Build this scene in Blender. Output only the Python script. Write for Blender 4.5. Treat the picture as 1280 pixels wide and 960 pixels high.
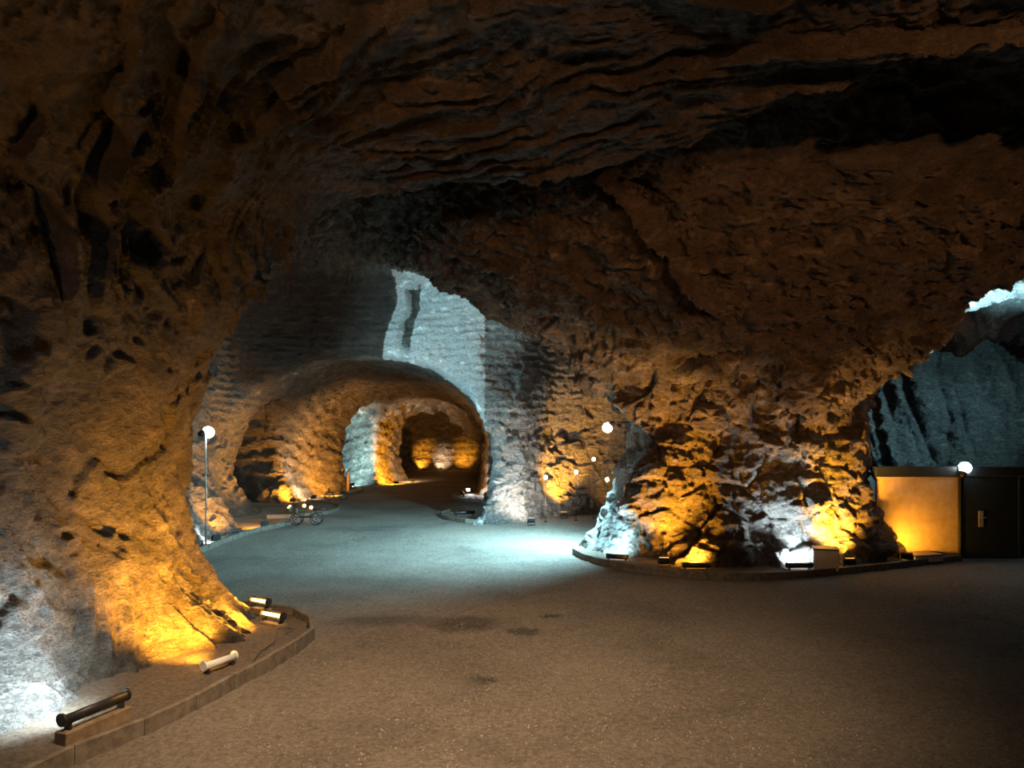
import bpy, math, random
import numpy as np
from mathutils import Vector, Matrix

random.seed(7)
for o in list(bpy.data.objects):
    bpy.data.objects.remove(o)
C = bpy.context.scene.collection
SC = bpy.context.scene

# ------------------------------------------------------------------ camera
cam_d = bpy.data.cameras.new('camera')
cam_d.sensor_width = 36.0
cam_d.lens = 36.0 * 850 / 1280
cam_d.shift_y = 64 / 1280
cam_d.clip_end = 300
cam = bpy.data.objects.new('camera', cam_d)
cam.location = (0, 0, 2.8)
cam.rotation_euler = (math.radians(90), 0, 0)
C.objects.link(cam)
SC.camera = cam

# ------------------------------------------------------------------ world, exposure
w = bpy.data.worlds.new('mine_darkness')
w.use_nodes = True
w.node_tree.nodes['Background'].inputs[0].default_value = (0.02, 0.02, 0.025, 1)
w.node_tree.nodes['Background'].inputs[1].default_value = 0.02
SC.world = w
SC.view_settings.view_transform = 'Standard'
SC.view_settings.look = 'None'
SC.view_settings.gamma = 1
SC.view_settings.use_curve_mapping = False
SC.view_settings.exposure = 0.45
try:
    SC.cycles.use_denoising = True
    SC.cycles.max_bounces = 5
    SC.cycles.diffuse_bounces = 2
    SC.cycles.sample_clamp_indirect = 4
except Exception:
    pass

AMBER = (1.0, 0.40, 0.028)
WARM = (1.0, 0.68, 0.40)
ROOF = (1.0, 0.43, 0.15)
WHITE = (0.74, 0.93, 1.0)
CYAN = (0.42, 0.86, 1.0)


def lamp_light(name, loc, aim, col, watts, size=0.06, angle=150, blend=0.8, parent=None):
    ld = bpy.data.lights.new(name, 'SPOT')
    ld.color = col
    ld.energy = watts
    ld.shadow_soft_size = size
    ld.spot_size = math.radians(angle)
    ld.spot_blend = blend
    o = bpy.data.objects.new(name, ld)
    d = Vector(aim) - Vector(loc)
    o.rotation_euler = d.to_track_quat('-Z', 'Y').to_euler()
    o.location = loc
    C.objects.link(o)
    if parent:
        bpy.context.view_layer.update()
        o.parent = parent
        o.matrix_parent_inverse = parent.matrix_world.inverted()
    return o


# ------------------------------------------------------------------ numpy noise
_rng = np.random.RandomState(11)
_TAB = _rng.rand(4096).astype(np.float32) * 2 - 1


def _h(ix, iy, iz):
    return _TAB[((ix * 73856093) ^ (iy * 19349663) ^ (iz * 83492791)) & 4095]


def vnoise(x, y, z):
    xf, yf, zf = np.floor(x), np.floor(y), np.floor(z)
    ix, iy, iz = xf.astype(np.int64), yf.astype(np.int64), zf.astype(np.int64)
    fx, fy, fz = (x - xf), (y - yf), (z - zf)
    fx = fx * fx * fx * (fx * (fx * 6 - 15) + 10)
    fy = fy * fy * fy * (fy * (fy * 6 - 15) + 10)
    fz = fz * fz * fz * (fz * (fz * 6 - 15) + 10)
    r = 0
    c = []
    for a in (0, 1):
        for b in (0, 1):
            lo = _h(ix + a, iy + b, iz)
            c.append(lo + (_h(ix + a, iy + b, iz + 1) - lo) * fz)
    m0 = c[0] + (c[1] - c[0]) * fy
    m1 = c[2] + (c[3] - c[2]) * fy
    return m0 + (m1 - m0) * fx


def fbm(x, y, z, oct=4, gain=0.5, lac=2.03, seed=0.0):
    r, a, s = 0, 1.0, 0.0
    x, y, z = x + seed * 17.3, y + seed * 7.7, z + seed * 3.1
    for k in range(oct):
        r = r + a * vnoise(x, y, z)
        s += a
        a *= gain
        x, y, z = (0.8 * x + 0.6 * y) * lac + 5.2, (-0.6 * x + 0.8 * y) * lac + 1.3, z * lac + 9.1
    return r / s


def ridged(x, y, z, oct=4, seed=0.0, gain=0.5):
    r, a, s = 0, 1.0, 0.0
    x, y, z = x + seed * 17.3, y + seed * 7.7, z + seed * 3.1
    for k in range(oct):
        r = r + a * (1 - 2 * np.abs(vnoise(x, y, z)))
        s += a
        a *= gain
        x, y, z = (0.8 * x + 0.6 * y) * 2.1 + 5.2, (-0.6 * x + 0.8 * y) * 2.1 + 1.3, z * 2.1 + 9.1
    r = r / s
    return np.where(r < 0, -0.25 * np.tanh(-r * 4), r)


def worley(x, y, z):
    """nearest and second-nearest cell distance, and three random numbers of the nearest cell"""
    xf, yf, zf = np.floor(x), np.floor(y), np.floor(z)
    ix, iy, iz = xf.astype(np.int64), yf.astype(np.int64), zf.astype(np.int64)
    f1 = np.full(x.shape, 9.0, np.float32)
    f2 = np.full(x.shape, 9.0, np.float32)
    off = np.zeros(x.shape + (3,), np.float32)
    rnd = np.zeros(x.shape, np.float32)
    for a in (-1, 0, 1):
        for b in (-1, 0, 1):
            for c in (-1, 0, 1):
                jx, jy, jz = ix + a, iy + b, iz + c
                h0 = _h(jx, jy, jz)
                dx = (jx + 0.5 + 0.42 * h0 - x).astype(np.float32)
                dy = (jy + 0.5 + 0.42 * _h(jx + 71, jy, jz) - y).astype(np.float32)
                dz = (jz + 0.5 + 0.42 * _h(jx, jy + 37, jz + 5) - z).astype(np.float32)
                d = dx * dx + dy * dy + dz * dz
                m = d < f1
                f2 = np.where(m, f1, np.minimum(f2, d))
                f1 = np.where(m, d, f1)
                off[m, 0], off[m, 1], off[m, 2] = dx[m], dy[m], dz[m]
                rnd = np.where(m, h0, rnd)
    return np.sqrt(f1), np.sqrt(f2), rnd, off


def blocks(x, y, z, tilt=0.6, crack=0.35):
    f1, f2, rnd, off = worley(x, y, z)
    t1 = np.sin(rnd * 37.0)
    t2 = np.sin(rnd * 91.0 + 1)
    t3 = np.sin(rnd * 53.0 + 2)
    v = 0.6 * rnd + tilt * (off[:, 0] * t1 + off[:, 1] * t2 + off[:, 2] * t3)
    return v - crack * sstep(0.13, 0.0, f2 - f1)


def sstep(a, b, x):
    t = np.clip((x - a) / (b - a), 0, 1)
    return t * t * (3 - 2 * t)


def smin(a, b, k):
    h = np.clip(0.5 + 0.5 * (b - a) / k, 0, 1)
    return b + (a - b) * h - k * h * (1 - h)


def smax(a, b, k):
    return -smin(-a, -b, k)


def poly_sd(px, py, P):
    """signed distance to a polygon, negative inside"""
    d = np.full(px.shape, 1e9, np.float32)
    s = np.zeros(px.shape, bool)
    n = len(P)
    for i in range(n):
        ax, ay = P[i]
        bx, by = P[(i + 1) % n]
        ex, ey = bx - ax, by - ay
        wx, wy = px - ax, py - ay
        t = np.clip((wx * ex + wy * ey) / (ex * ex + ey * ey), 0, 1)
        d = np.minimum(d, (wx - ex * t) ** 2 + (wy - ey * t) ** 2)
        c = ((ay <= py) & (by > py)) | ((by <= py) & (ay > py))
        if abs(ey) > 1e-9:
            xi = ax + (py - ay) / ey * ex
            s ^= c & (px < xi)
    d = np.sqrt(d)
    return np.where(s, -d, d)


# ------------------------------------------------------------------ the mined-out space
CHAMBER = [(-5.6, -8), (-5.5, 4.6), (-4.75, 6.7), (-4.9, 7.3), (-4.45, 9.2), (-4.6, 10.5), (-6.0, 11.6), (-9.0, 12.6),
           (-9.3, 15), (-9.2, 23.0), (-4.3, 23.5), (-1.05, 21.7), (0.5, 22.2), (1.6, 23.8), (3.2, 24.7), (5.5, 24.6),
           (5.5, 19.4), (3.2, 18.9), (2.35, 17.4), (2.75, 15.6), (4.2, 14.6), (6.6, 14.5), (8.1, 15.1), (8.6, 16.3),
           (16.4, 16.3), (16.4, 12), (14.5, 8), (14.5, -8)]
PILLAR_R = [(2.35, 17.4), (2.75, 15.6), (4.2, 14.6), (6.6, 14.5), (8.1, 15.1), (8.6, 16.6), (8.6, 19.4), (3.2, 18.9)]
# edge of the low near slab of the ceiling
SLAB = [(-8, -9), (-8, 10.2), (-5, 10.6), (-2.4, 10.1), (0, 9.8), (1.6, 9.4), (2.6, 8.7), (3.2, 7.4), (4.4, 6.9), (8, 7.2), (17, 7.6), (17, -9)]


def tunnel(x, y, z, path, e=2.0):
    """path: (px, py, rx, cz, rz); a swept rounded vault"""
    best = None
    for i in range(len(path) - 1):
        a, b = path[i], path[i + 1]
        ex, ey = b[0] - a[0], b[1] - a[1]
        L2 = ex * ex + ey * ey
        tr = ((x - a[0]) * ex + (y - a[1]) * ey) / L2
        t = np.clip(tr, 0, 1)
        d = np.sqrt((x - a[0] - ex * t) ** 2 + (y - a[1] - ey * t) ** 2)
        rx = a[2] + (b[2] - a[2]) * t
        cz = a[3] + (b[3] - a[3]) * t
        rz = a[4] + (b[4] - a[4]) * t
        f = ((d / rx) ** e + (np.abs(z - cz) / rz) ** e) ** (1 / e) - 1
        f = f * np.minimum(rx, rz)
        best = f if best is None else np.minimum(best, f)
    return best


TUNNELS = [
    [(-5.1, 23.3, 4.75, 1.8, 3.75), (-5.15, 24.6, 4.7, 1.8, 3.75), (-5.3, 31.5, 4.25, 1.8, 3.6), (-4.55, 40.3, 2.75, 1.7, 3.35), (-4.5, 42.0, 2.75, 1.7, 3.35)],
    [(-9.0, 26.3, 2.0, 1.7, 2.9), (-15, 27.5, 2.2, 1.7, 2.9), (-21, 30, 2.4, 1.7, 2.9)],
    [(-7.6, 36.4, 1.55, 1.7, 3.1), (-12, 39.5, 2.0, 1.7, 3.1), (-18, 42, 2.2, 1.7, 3.0)],
    [(-4.5, 48.5, 5.2, 1.5, 3.6), (-3.9, 50, 5.2, 1.5, 3.6)],
    [(-4.8, 44.2, 1.2, 1.6, 2.9), (-11, 45.0, 1.5, 1.6, 3.0)],
    [(-2.5, 51, 2.2, 1.5, 2.6), (2.5, 56, 2.2, 1.5, 2.6), (3, 61, 2.0, 1.5, 2.4)],
    [(-3.5, 27.2, 1.3, 1.5, 2.5), (4, 27.6, 1.6, 1.6, 2.7)],
    [(-3.5, 36.5, 1.6, 1.5, 2.7), (3, 37.5, 1.6, 1.5, 2.7)],
    [(3.2, 21.9, 2.9, 1.6, 2.9), (9, 23.2, 3.6, 2.0, 4.6), (15, 23.5, 3.9, 2.4, 5.6)],
    [(13.0, 14.0, 4.5, 2.0, 4.55), (13.0, 19.6, 4.5, 2.0, 4.55)],
]


def ceiling_h(x, y):
    drp = np.maximum(poly_sd(x, y, PILLAR_R), 0)
    h = smin(8.1 + 0 * x, 4.15 + (0.62 + 0.6 * sstep(8.6, 10.5, x) * sstep(12.5, 14.5, y)) * drp, 0.8)
    # vault runs lower towards the far left
    h = h - 0.9 * sstep(-7.0, -10, x)
    slab = poly_sd(x, y, SLAB)
    hs = 6.4 + 0.10 * np.minimum(x, 0) + 0.02 * (9 - y)
    return np.where(slab < 0, np.minimum(h, hs + 0.9 * sstep(-0.25, 0.0, slab) * np.maximum(h - hs, 0)), h)


def rock(x, y, z):
    """positive in the rock, negative in the air"""
    wob = 0.30 * vnoise(x * 0.5, y * 0.5, z * 0.6) + 0.16 * vnoise(x * 1.1 + 9, y * 1.1, z * 1.1 + 3)
    sd = poly_sd(x, y, CHAMBER)
    foot = 0.45 + 0.72 * np.exp(-(((x + 4.2) / 1.4) ** 2 + ((y - 9.3) / 1.3) ** 2)) + (0.9 + 0.8 * sstep(18.5, 22.5, y)) * sstep(-7.0, -8.6, x) * sstep(13, 16, y)
    scale = 0.45 + 0.45 * sstep(-7.5, -9.0, x) - 0.02 * sstep(-3, -4.5, x)
    prof = foot * np.exp(-np.maximum(z, 0) / scale)
    prof = prof - (0.35 - 0.3 * sstep(6.5, 8.5, x)) * np.exp(-((z - 2.3) / 1.3) ** 2)
    brow = sstep(2.0, 2.6, x) * sstep(5.8, 5.0, x) * sstep(12, 13.5, y) * sstep(18, 17, y)
    prof = prof - 0.15 * brow * sstep(1.2, 2.6, z) * sstep(4.6, 4.2, z)
    f = smax(z - ceiling_h(x, y), sd + prof + wob * 0.6, 1.35 - 1.1 * brow + 2.1 * sstep(-1.5, -3.5, x) * sstep(12.5, 11.0, y))
    f = f + wob * 0.25
    for i, t in enumerate(TUNNELS):
        g = tunnel(x, y, z, t, 2.15) + wob * 0.5
        f = smin(f, g, 0.12)
    return f


def axis(*segs):
    out = []
    for a, b, s in segs:
        n = max(1, int(round((b - a) / s)))
        out += list(np.linspace(a, b, n, endpoint=False))
    out.append(segs[-1][1])
    return np.array(out, np.float32)


def surface_nets(X, Y, Z):
    nx, ny, nz = len(X), len(Y), len(Z)
    F = np.empty((nx, ny, nz), np.float32)
    gx, gy = np.meshgrid(X, Y, indexing='ij')
    for j0 in range(0, ny, 40):
        xs, ys = gx[:, j0:j0 + 40], gy[:, j0:j0 + 40]
        x3 = np.repeat(xs[:, :, None], nz, 2)
        y3 = np.repeat(ys[:, :, None], nz, 2)
        z3 = np.broadcast_to(Z, x3.shape).astype(np.float32)
        F[:, j0:j0 + 40] = rock(x3, y3, z3)
    S = F > 0
    cs = np.zeros((nx - 1, ny - 1, nz - 1), np.int8)
    for a in (0, 1):
        for b in (0, 1):
            for c in (0, 1):
                cs += S[a:nx - 1 + a, b:ny - 1 + b, c:nz - 1 + c]
    act = (cs > 0) & (cs < 8)
    I, J, K = np.nonzero(act)
    idx = -np.ones(act.shape, np.int64)
    idx[I, J, K] = np.arange(len(I))
    acc = np.zeros((len(I), 3), np.float64)
    cnt = np.zeros(len(I))
    corners = [(a, b, c) for a in (0, 1) for b in (0, 1) for c in (0, 1)]
    for p in corners:
        for ax in range(3):
            if p[ax]:
                continue
            q = list(p)
            q[ax] = 1
            f0 = F[I + p[0], J + p[1], K + p[2]]
            f1 = F[I + q[0], J + q[1], K + q[2]]
            m = (f0 > 0) != (f1 > 0)
            t = np.where(m, f0 / np.where(m, f0 - f1, 1), 0)
            P0 = np.stack([X[I + p[0]], Y[J + p[1]], Z[K + p[2]]], 1)
            P1 = np.stack([X[I + q[0]], Y[J + q[1]], Z[K + q[2]]], 1)
            acc += np.where(m[:, None], P0 + (P1 - P0) * t[:, None], 0)
            cnt += m
    V = acc / cnt[:, None]
    quads = []
    for ax in range(3):
        sl0 = [slice(None)] * 3
        sl1 = [slice(None)] * 3
        sl0[ax] = slice(0, -1)
        sl1[ax] = slice(1, None)
        A, B = S[tuple(sl0)], S[tuple(sl1)]
        u, v = [(1, 2), (2, 0), (0, 1)][ax]
        m = A != B
        # edges need all four neighbouring cells
        sh = m.shape
        lim = [slice(None)] * 3
        mm = np.zeros(sh, bool)
        lim[u] = slice(1, sh[u] - 1)
        lim[v] = slice(1, sh[v] - 1)
        mm[tuple(lim)] = m[tuple(lim)]
        E = np.stack(np.nonzero(mm), 1)
        du, dv = np.zeros(3, int), np.zeros(3, int)
        du[u] = 1
        dv[v] = 1

        def g(o):
            e = E - o
            return idx[e[:, 0], e[:, 1], e[:, 2]]
        q = np.stack([g(du + dv), g(dv), g(0 * du), g(du)], 1)
        fl = B[E[:, 0], E[:, 1], E[:, 2]]   # rock on the + side: the face looks to -axis
        q[fl] = q[fl][:, ::-1]
        quads.append(q)
    Q = np.concatenate(quads)
    Q = Q[(Q >= 0).all(1)]
    return V, Q


def subdivide(V, Q):
    nv = len(V)
    e = np.sort(np.stack([Q, np.roll(Q, -1, 1)], 2).reshape(-1, 2), 1)
    key = e[:, 0].astype(np.int64) * nv + e[:, 1]
    uk, inv = np.unique(key, return_inverse=True)
    a, b = uk // nv, uk % nv
    EV = (V[a] + V[b]) / 2
    FV = V[Q].mean(1)
    ei = inv.reshape(-1, 4) + nv
    fi = np.arange(len(Q)) + nv + len(uk)
    q = [np.stack([Q[:, k], ei[:, k], fi, ei[:, k - 1]], 1) for k in range(4)]
    return np.concatenate([V, EV, FV]), np.concatenate(q)


def relax(V, Q, w=0.5):
    acc = np.zeros_like(V)
    cnt = np.zeros(len(V))
    for k in range(4):
        for m in (1, 3):
            for c in range(3):
                acc[:, c] += np.bincount(Q[:, k], V[Q[:, (k + m) % 4], c], len(V))
        cnt += 2 * np.bincount(Q[:, k], minlength=len(V))
    ok = cnt > 0
    out = V.copy()
    out[ok] = V[ok] * (1 - w) + w * acc[ok] / cnt[ok][:, None]
    return out


def normals(V, Q):
    d1 = V[Q[:, 2]] - V[Q[:, 0]]
    d2 = V[Q[:, 3]] - V[Q[:, 1]]
    fn = np.cross(d1, d2)
    N = np.zeros_like(V)
    for k in range(4):
        for c in range(3):
            N[:, c] += np.bincount(Q[:, k], fn[:, c], len(V))
    L = np.linalg.norm(N, axis=1)
    return N / np.maximum(L, 1e-12)[:, None]


# ------------------------------------------------------------------ materials
def nt(name):
    m = bpy.data.materials.new(name)
    m.use_nodes = True
    t = m.node_tree
    t.nodes.clear()
    out = t.nodes.new('ShaderNodeOutputMaterial')
    b = t.nodes.new('ShaderNodeBsdfPrincipled')
    t.links.new(b.outputs[0], out.inputs[0])
    return m, t, b


def node(t, typ, **kw):
    n = t.nodes.new(typ)
    for k, v in kw.items():
        if k in ('blend_type', 'data_type', 'operation', 'attribute_name', 'noise_dimensions', 'feature', 'noise_type', 'normalize', 'voronoi_dimensions'):
            setattr(n, k, v)
        else:
            n.inputs[k].default_value = v
    return n


def ramp(t, stops):
    r = t.nodes.new('ShaderNodeValToRGB')
    el = r.color_ramp.elements
    while len(el) > 1:
        el.remove(el[-1])
    el[0].position, el[0].color = stops[0][0], (*stops[0][1], 1)
    for p, c in stops[1:]:
        e = el.new(p)
        e.color = (*c, 1)
    return r


def rock_material():
    m, t, b = nt('salt_rock')
    L = t.links.new
    co = t.nodes.new('ShaderNodeTexCoord')
    at = node(t, 'ShaderNodeAttribute', attribute_name='salt')
    ag = node(t, 'ShaderNodeAttribute', attribute_name='grey')
    mp = t.nodes.new('ShaderNodeMapping')
    mp.inputs['Scale'].default_value = (1, 1, 1.8)
    L(co.outputs['Object'], mp.inputs[0])
    n1 = node(t, 'ShaderNodeTexNoise', Scale=1.6, Detail=9.0, Roughness=0.68)
    n2 = node(t, 'ShaderNodeTexNoise', Scale=9.0, Detail=8.0, Roughness=0.7)
    n3 = node(t, 'ShaderNodeTexNoise', Scale=30.0, Detail=7.0, Roughness=0.75)
    for n in (n1, n2, n3):
        L(mp.outputs[0], n.inputs['Vector'])
    r1 = ramp(t, [(0.30, (0.07, 0.056, 0.044)), (0.47, (0.15, 0.12, 0.092)), (0.58, (0.27, 0.225, 0.18)), (0.74, (0.46, 0.41, 0.35))])
    L(n1.outputs[0], r1.inputs[0])
    r2 = ramp(t, [(0.34, (0.28, 0.26, 0.24)), (0.5, (0.75, 0.74, 0.72)), (0.68, (1.25, 1.2, 1.15))])
    L(n2.outputs[0], r2.inputs[0])
    mul = node(t, 'ShaderNodeMix', data_type='RGBA', blend_type='MULTIPLY')
    mul.inputs[0].default_value = 0.9
    r3 = ramp(t, [(0.36, (0.35, 0.34, 0.33)), (0.5, (0.95, 0.95, 0.95)), (0.66, (1.5, 1.48, 1.45))])
    L(n3.outputs[0], r3.inputs[0])
    n5 = node(t, 'ShaderNodeTexNoise', noise_type='RIDGED_MULTIFRACTAL', Scale=2.4, Detail=8.0, Roughness=0.55)
    L(mp.outputs[0], n5.inputs['Vector'])
    r5 = ramp(t, [(0.15, (0.45, 0.44, 0.43)), (0.45, (1.0, 1.0, 1.0)), (0.95, (1.25, 1.25, 1.25))])
    L(n5.outputs[0], r5.inputs[0])
    grit = node(t, 'ShaderNodeMix', data_type='RGBA', blend_type='MULTIPLY')
    grit.inputs[0].default_value = 0.85
    L(r3.outputs[0], grit.inputs[6])
    L(r5.outputs[0], grit.inputs[7])
    L(r1.outputs[0], mul.inputs[6])
    L(r2.outputs[0], mul.inputs[7])
    # grey, cleaner rock
    rg = ramp(t, [(0.32, (0.10, 0.10, 0.10)), (0.5, (0.30, 0.30, 0.29)), (0.7, (0.55, 0.55, 0.54))])
    L(n2.outputs[0], rg.inputs[0])
    mg = node(t, 'ShaderNodeMix', data_type='RGBA')
    L(ag.outputs['Fac'], mg.inputs[0])
    L(mul.outputs[2], mg.inputs[6])
    L(rg.outputs[0], mg.inputs[7])
    # white salt crust, also painted on faces the lamps brighten
    rs = ramp(t, [(0.25, (0.34, 0.34, 0.34)), (0.5, (0.66, 0.66, 0.65)), (0.7, (0.86, 0.86, 0.85))])
    L(n2.outputs[0], rs.inputs[0])
    sm = node(t, 'ShaderNodeMix', data_type='RGBA')
    ma = node(t, 'ShaderNodeMath', operation='MULTIPLY_ADD')
    ma.inputs[1].default_value = 0.8
    L(n2.outputs[0], ma.inputs[0])
    sub = node(t, 'ShaderNodeMath', operation='SUBTRACT')
    sub.inputs[1].default_value = 0.4
    L(at.outputs['Fac'], sub.inputs[0])
    L(sub.outputs[0], ma.inputs[2])
    rr = ramp(t, [(0.38, (0, 0, 0)), (0.55, (1, 1, 1))])
    L(ma.outputs[0], rr.inputs[0])
    L(rr.outputs[0], sm.inputs[0])
    L(mg.outputs[2], sm.inputs[6])
    L(rs.outputs[0], sm.inputs[7])
    ad = node(t, 'ShaderNodeAttribute', attribute_name='dark')  # painted shade mask, multiplied into the rock colour
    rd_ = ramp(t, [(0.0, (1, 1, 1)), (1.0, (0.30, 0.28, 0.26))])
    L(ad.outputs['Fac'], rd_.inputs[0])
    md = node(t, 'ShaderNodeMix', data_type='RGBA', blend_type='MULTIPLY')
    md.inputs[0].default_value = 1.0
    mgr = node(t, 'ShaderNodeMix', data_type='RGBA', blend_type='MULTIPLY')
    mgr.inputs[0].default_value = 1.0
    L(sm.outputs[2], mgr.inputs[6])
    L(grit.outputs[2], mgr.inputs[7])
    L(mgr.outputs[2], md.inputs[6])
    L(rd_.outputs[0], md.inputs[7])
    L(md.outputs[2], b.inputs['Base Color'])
    b.inputs['Roughness'].default_value = 0.62
    b.inputs['Specular IOR Level'].default_value = 0.45
    # relief
    add = node(t, 'ShaderNodeMath', operation='MULTIPLY_ADD')
    add.inputs[1].default_value = 0.32
    L(n3.outputs[0], add.inputs[0])
    L(n2.outputs[0], add.inputs[2])
    n4 = node(t, 'ShaderNodeTexNoise', noise_type='RIDGED_MULTIFRACTAL', Scale=3.2, Detail=7.0, Roughness=0.62)
    L(mp.outputs[0], n4.inputs['Vector'])
    ad2 = node(t, 'ShaderNodeMath', operation='MULTIPLY_ADD')
    ad2.inputs[1].default_value = 0.22
    L(n4.outputs[0], ad2.inputs[0])
    L(add.outputs[0], ad2.inputs[2])
    bp = t.nodes.new('ShaderNodeBump')
    bp.inputs['Strength'].default_value = 1.0
    bp.inputs['Distance'].default_value = 0.16
    L(ad2.outputs[0], bp.inputs['Height'])
    L(bp.outputs[0], b.inputs['Normal'])
    return m


def gravel_material(name, dark, light, patch=True):
    m, t, b = nt(name)
    L = t.links.new
    co = t.nodes.new('ShaderNodeTexCoord')
    n1 = node(t, 'ShaderNodeTexNoise', Scale=20.0, Detail=8.0, Roughness=0.8)
    n2 = node(t, 'ShaderNodeTexNoise', Scale=0.35, Detail=6.0, Roughness=0.6)
    n3 = node(t, 'ShaderNodeTexNoise', Scale=90.0, Detail=3.0, Roughness=0.7)
    for n in (n1, n2, n3):
        L(co.outputs['Object'], n.inputs['Vector'])
    r = ramp(t, [(0.33, dark), (0.5, tuple((a + c) / 2 for a, c in zip(dark, light))), (0.68, light)])
    L(n1.outputs[0], r.inputs[0])
    r2 = ramp(t, [(0.30, (0.55, 0.55, 0.55)), (0.5, (0.95, 0.95, 0.95)), (0.7, (1.15, 1.13, 1.1))])
    L(n2.outputs[0], r2.inputs[0])
    mul = node(t, 'ShaderNodeMix', data_type='RGBA', blend_type='MULTIPLY')
    mul.inputs[0].default_value = 1.0
    L(r.outputs[0], mul.inputs[6])
    L(r2.outputs[0], mul.inputs[7])
    last = mul.outputs[2]
    if patch:
        # damp stains on the gravel: (x, y, rx, ry, strength)
        for sx, sy, rx, ry, st in [(-0.75, 10.2, 0.75, 0.55, 0.55), (0.62, 10.6, 0.30, 0.22, 0.6), (0.15, 9.8, 0.28, 0.26, 0.6), (-0.38, 7.85, 0.16, 0.17, 0.6), (-2.0, 10.4, 0.9, 0.4, 0.4)]:
            mp = t.nodes.new('ShaderNodeMapping')
            mp.vector_type = 'TEXTURE'
            mp.inputs['Location'].default_value = (sx, sy, 0)
            mp.inputs['Scale'].default_value = (rx, ry, 1)
            wv = node(t, 'ShaderNodeTexNoise', Scale=2.5, Detail=4.0)
            L(co.outputs['Object'], wv.inputs['Vector'])
            va = node(t, 'ShaderNodeVectorMath', operation='MULTIPLY_ADD')
            va.inputs[1].default_value = (0.5, 0.5, 0)
            L(wv.outputs['Color'], va.inputs[0])
            sb = node(t, 'ShaderNodeVectorMath', operation='SUBTRACT')
            sb.inputs[1].default_value = (0.25, 0.25, 0)
            L(co.outputs['Object'], sb.inputs[0])
            L(sb.outputs[0], va.inputs[2])
            L(va.outputs[0], mp.inputs[0])
            ln = node(t, 'ShaderNodeVectorMath', operation='LENGTH')
            L(mp.outputs[0], ln.inputs[0])
            rp = ramp(t, [(0.45, (1 - st,) * 3), (1.0, (1, 1, 1))])
            L(ln.outputs['Value'], rp.inputs[0])
            mm = node(t, 'ShaderNodeMix', data_type='RGBA', blend_type='MULTIPLY')
            mm.inputs[0].default_value = 1.0
            L(last, mm.inputs[6])
            L(rp.outputs[0], mm.inputs[7])
            last = mm.outputs[2]
    L(last, b.inputs['Base Color'])
    b.inputs['Roughness'].default_value = 0.8
    b.inputs['Specular IOR Level'].default_value = 0.3
    add = node(t, 'ShaderNodeMath', operation='MULTIPLY_ADD')
    add.inputs[1].default_value = 0.5
    L(n3.outputs[0], add.inputs[0])
    L(n1.outputs[0], add.inputs[2])
    bp = t.nodes.new('ShaderNodeBump')
    bp.inputs['Strength'].default_value = 1.0
    bp.inputs['Distance'].default_value = 0.06
    L(add.outputs[0], bp.inputs['Height'])
    L(bp.outputs[0], b.inputs['Normal'])
    return m


def simple(name, col, rough=0.6, metal=0.0, scale=14.0, var=0.35, bump=0.004, stretch=(1, 1, 1)):
    m, t, b = nt(name)
    L = t.links.new
    co = t.nodes.new('ShaderNodeTexCoord')
    mp = t.nodes.new('ShaderNodeMapping')
    mp.inputs['Scale'].default_value = stretch
    L(co.outputs['Object'], mp.inputs[0])
    n = node(t, 'ShaderNodeTexNoise', Scale=scale, Detail=6.0, Roughness=0.65)
    L(mp.outputs[0], n.inputs['Vector'])
    r = ramp(t, [(0.3, tuple(c * (1 - var) for c in col)), (0.7, tuple(min(1, c * (1 + var)) for c in col))])
    L(n.outputs[0], r.inputs[0])
    L(r.outputs[0], b.inputs['Base Color'])
    b.inputs['Roughness'].default_value = rough
    b.inputs['Metallic'].default_value = metal
    bp = t.nodes.new('ShaderNodeBump')
    bp.inputs['Distance'].default_value = bump
    L(n.outputs[0], bp.inputs['Height'])
    L(bp.outputs[0], b.inputs['Normal'])
    return m


def emitter(name, col, strength):
    m, t, b = nt(name)
    b.inputs['Base Color'].default_value = (0.8, 0.8, 0.8, 1)
    b.inputs['Emission Color'].default_value = (*col, 1)
    b.inputs['Emission Strength'].default_value = strength
    return m


M = {
    'rock': rock_material(),
    'gravel': gravel_material('gravel_floor', (0.13, 0.105, 0.085), (0.44, 0.38, 0.32)),
    'bed': gravel_material('fine_gravel_bed', (0.10, 0.075, 0.055), (0.34, 0.28, 0.22), False),
    'stone': simple('pebble_stone', (0.22, 0.19, 0.16), 0.75, 0, 5, 0.6),
    'kerb': simple('weathered_kerb_wood', (0.14, 0.115, 0.09), 0.75, 0, 9, 0.5, 0.006, (1, 1, 1)),
    'wood': simple('plinth_wood', (0.20, 0.14, 0.085), 0.7, 0, 10, 0.45, 0.004),
    'metal': simple('dark_lamp_metal', (0.05, 0.05, 0.052), 0.45, 0.6, 20, 0.3, 0.001),
    'grey_metal': simple('grey_lamp_metal', (0.35, 0.35, 0.34), 0.4, 0.5, 20, 0.25, 0.001),
    'white_box': simple('white_painted_box', (0.72, 0.72, 0.70), 0.5, 0, 6, 0.12, 0.001),
    'panel': simple('plastered_board', (0.46, 0.36, 0.24), 0.7, 0, 5, 0.16, 0.003),
    'gate': simple('dark_gate_sheet', (0.012, 0.018, 0.022), 0.5, 0.1, 8, 0.35, 0.002),
    'black': simple('black_rubber', (0.02, 0.02, 0.02), 0.6, 0, 30, 0.3, 0.001),
    'cable': simple('cable_sheath', (0.10, 0.085, 0.07), 0.6, 0, 30, 0.3, 0.001),
    'post': simple('timber_post', (0.16, 0.10, 0.06), 0.8, 0, 8, 0.4, 0.01),
    'e_amber': emitter('amber_tube', (1.0, 0.50, 0.10), 9),
    'e_white': emitter('white_tube', (0.92, 0.97, 1.0), 9),
    'e_bulb': emitter('cold_bulb', (0.80, 0.97, 1.0), 30),
    'e_warm': emitter('warm_bulb', (1.0, 0.75, 0.42), 14),
}

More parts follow.
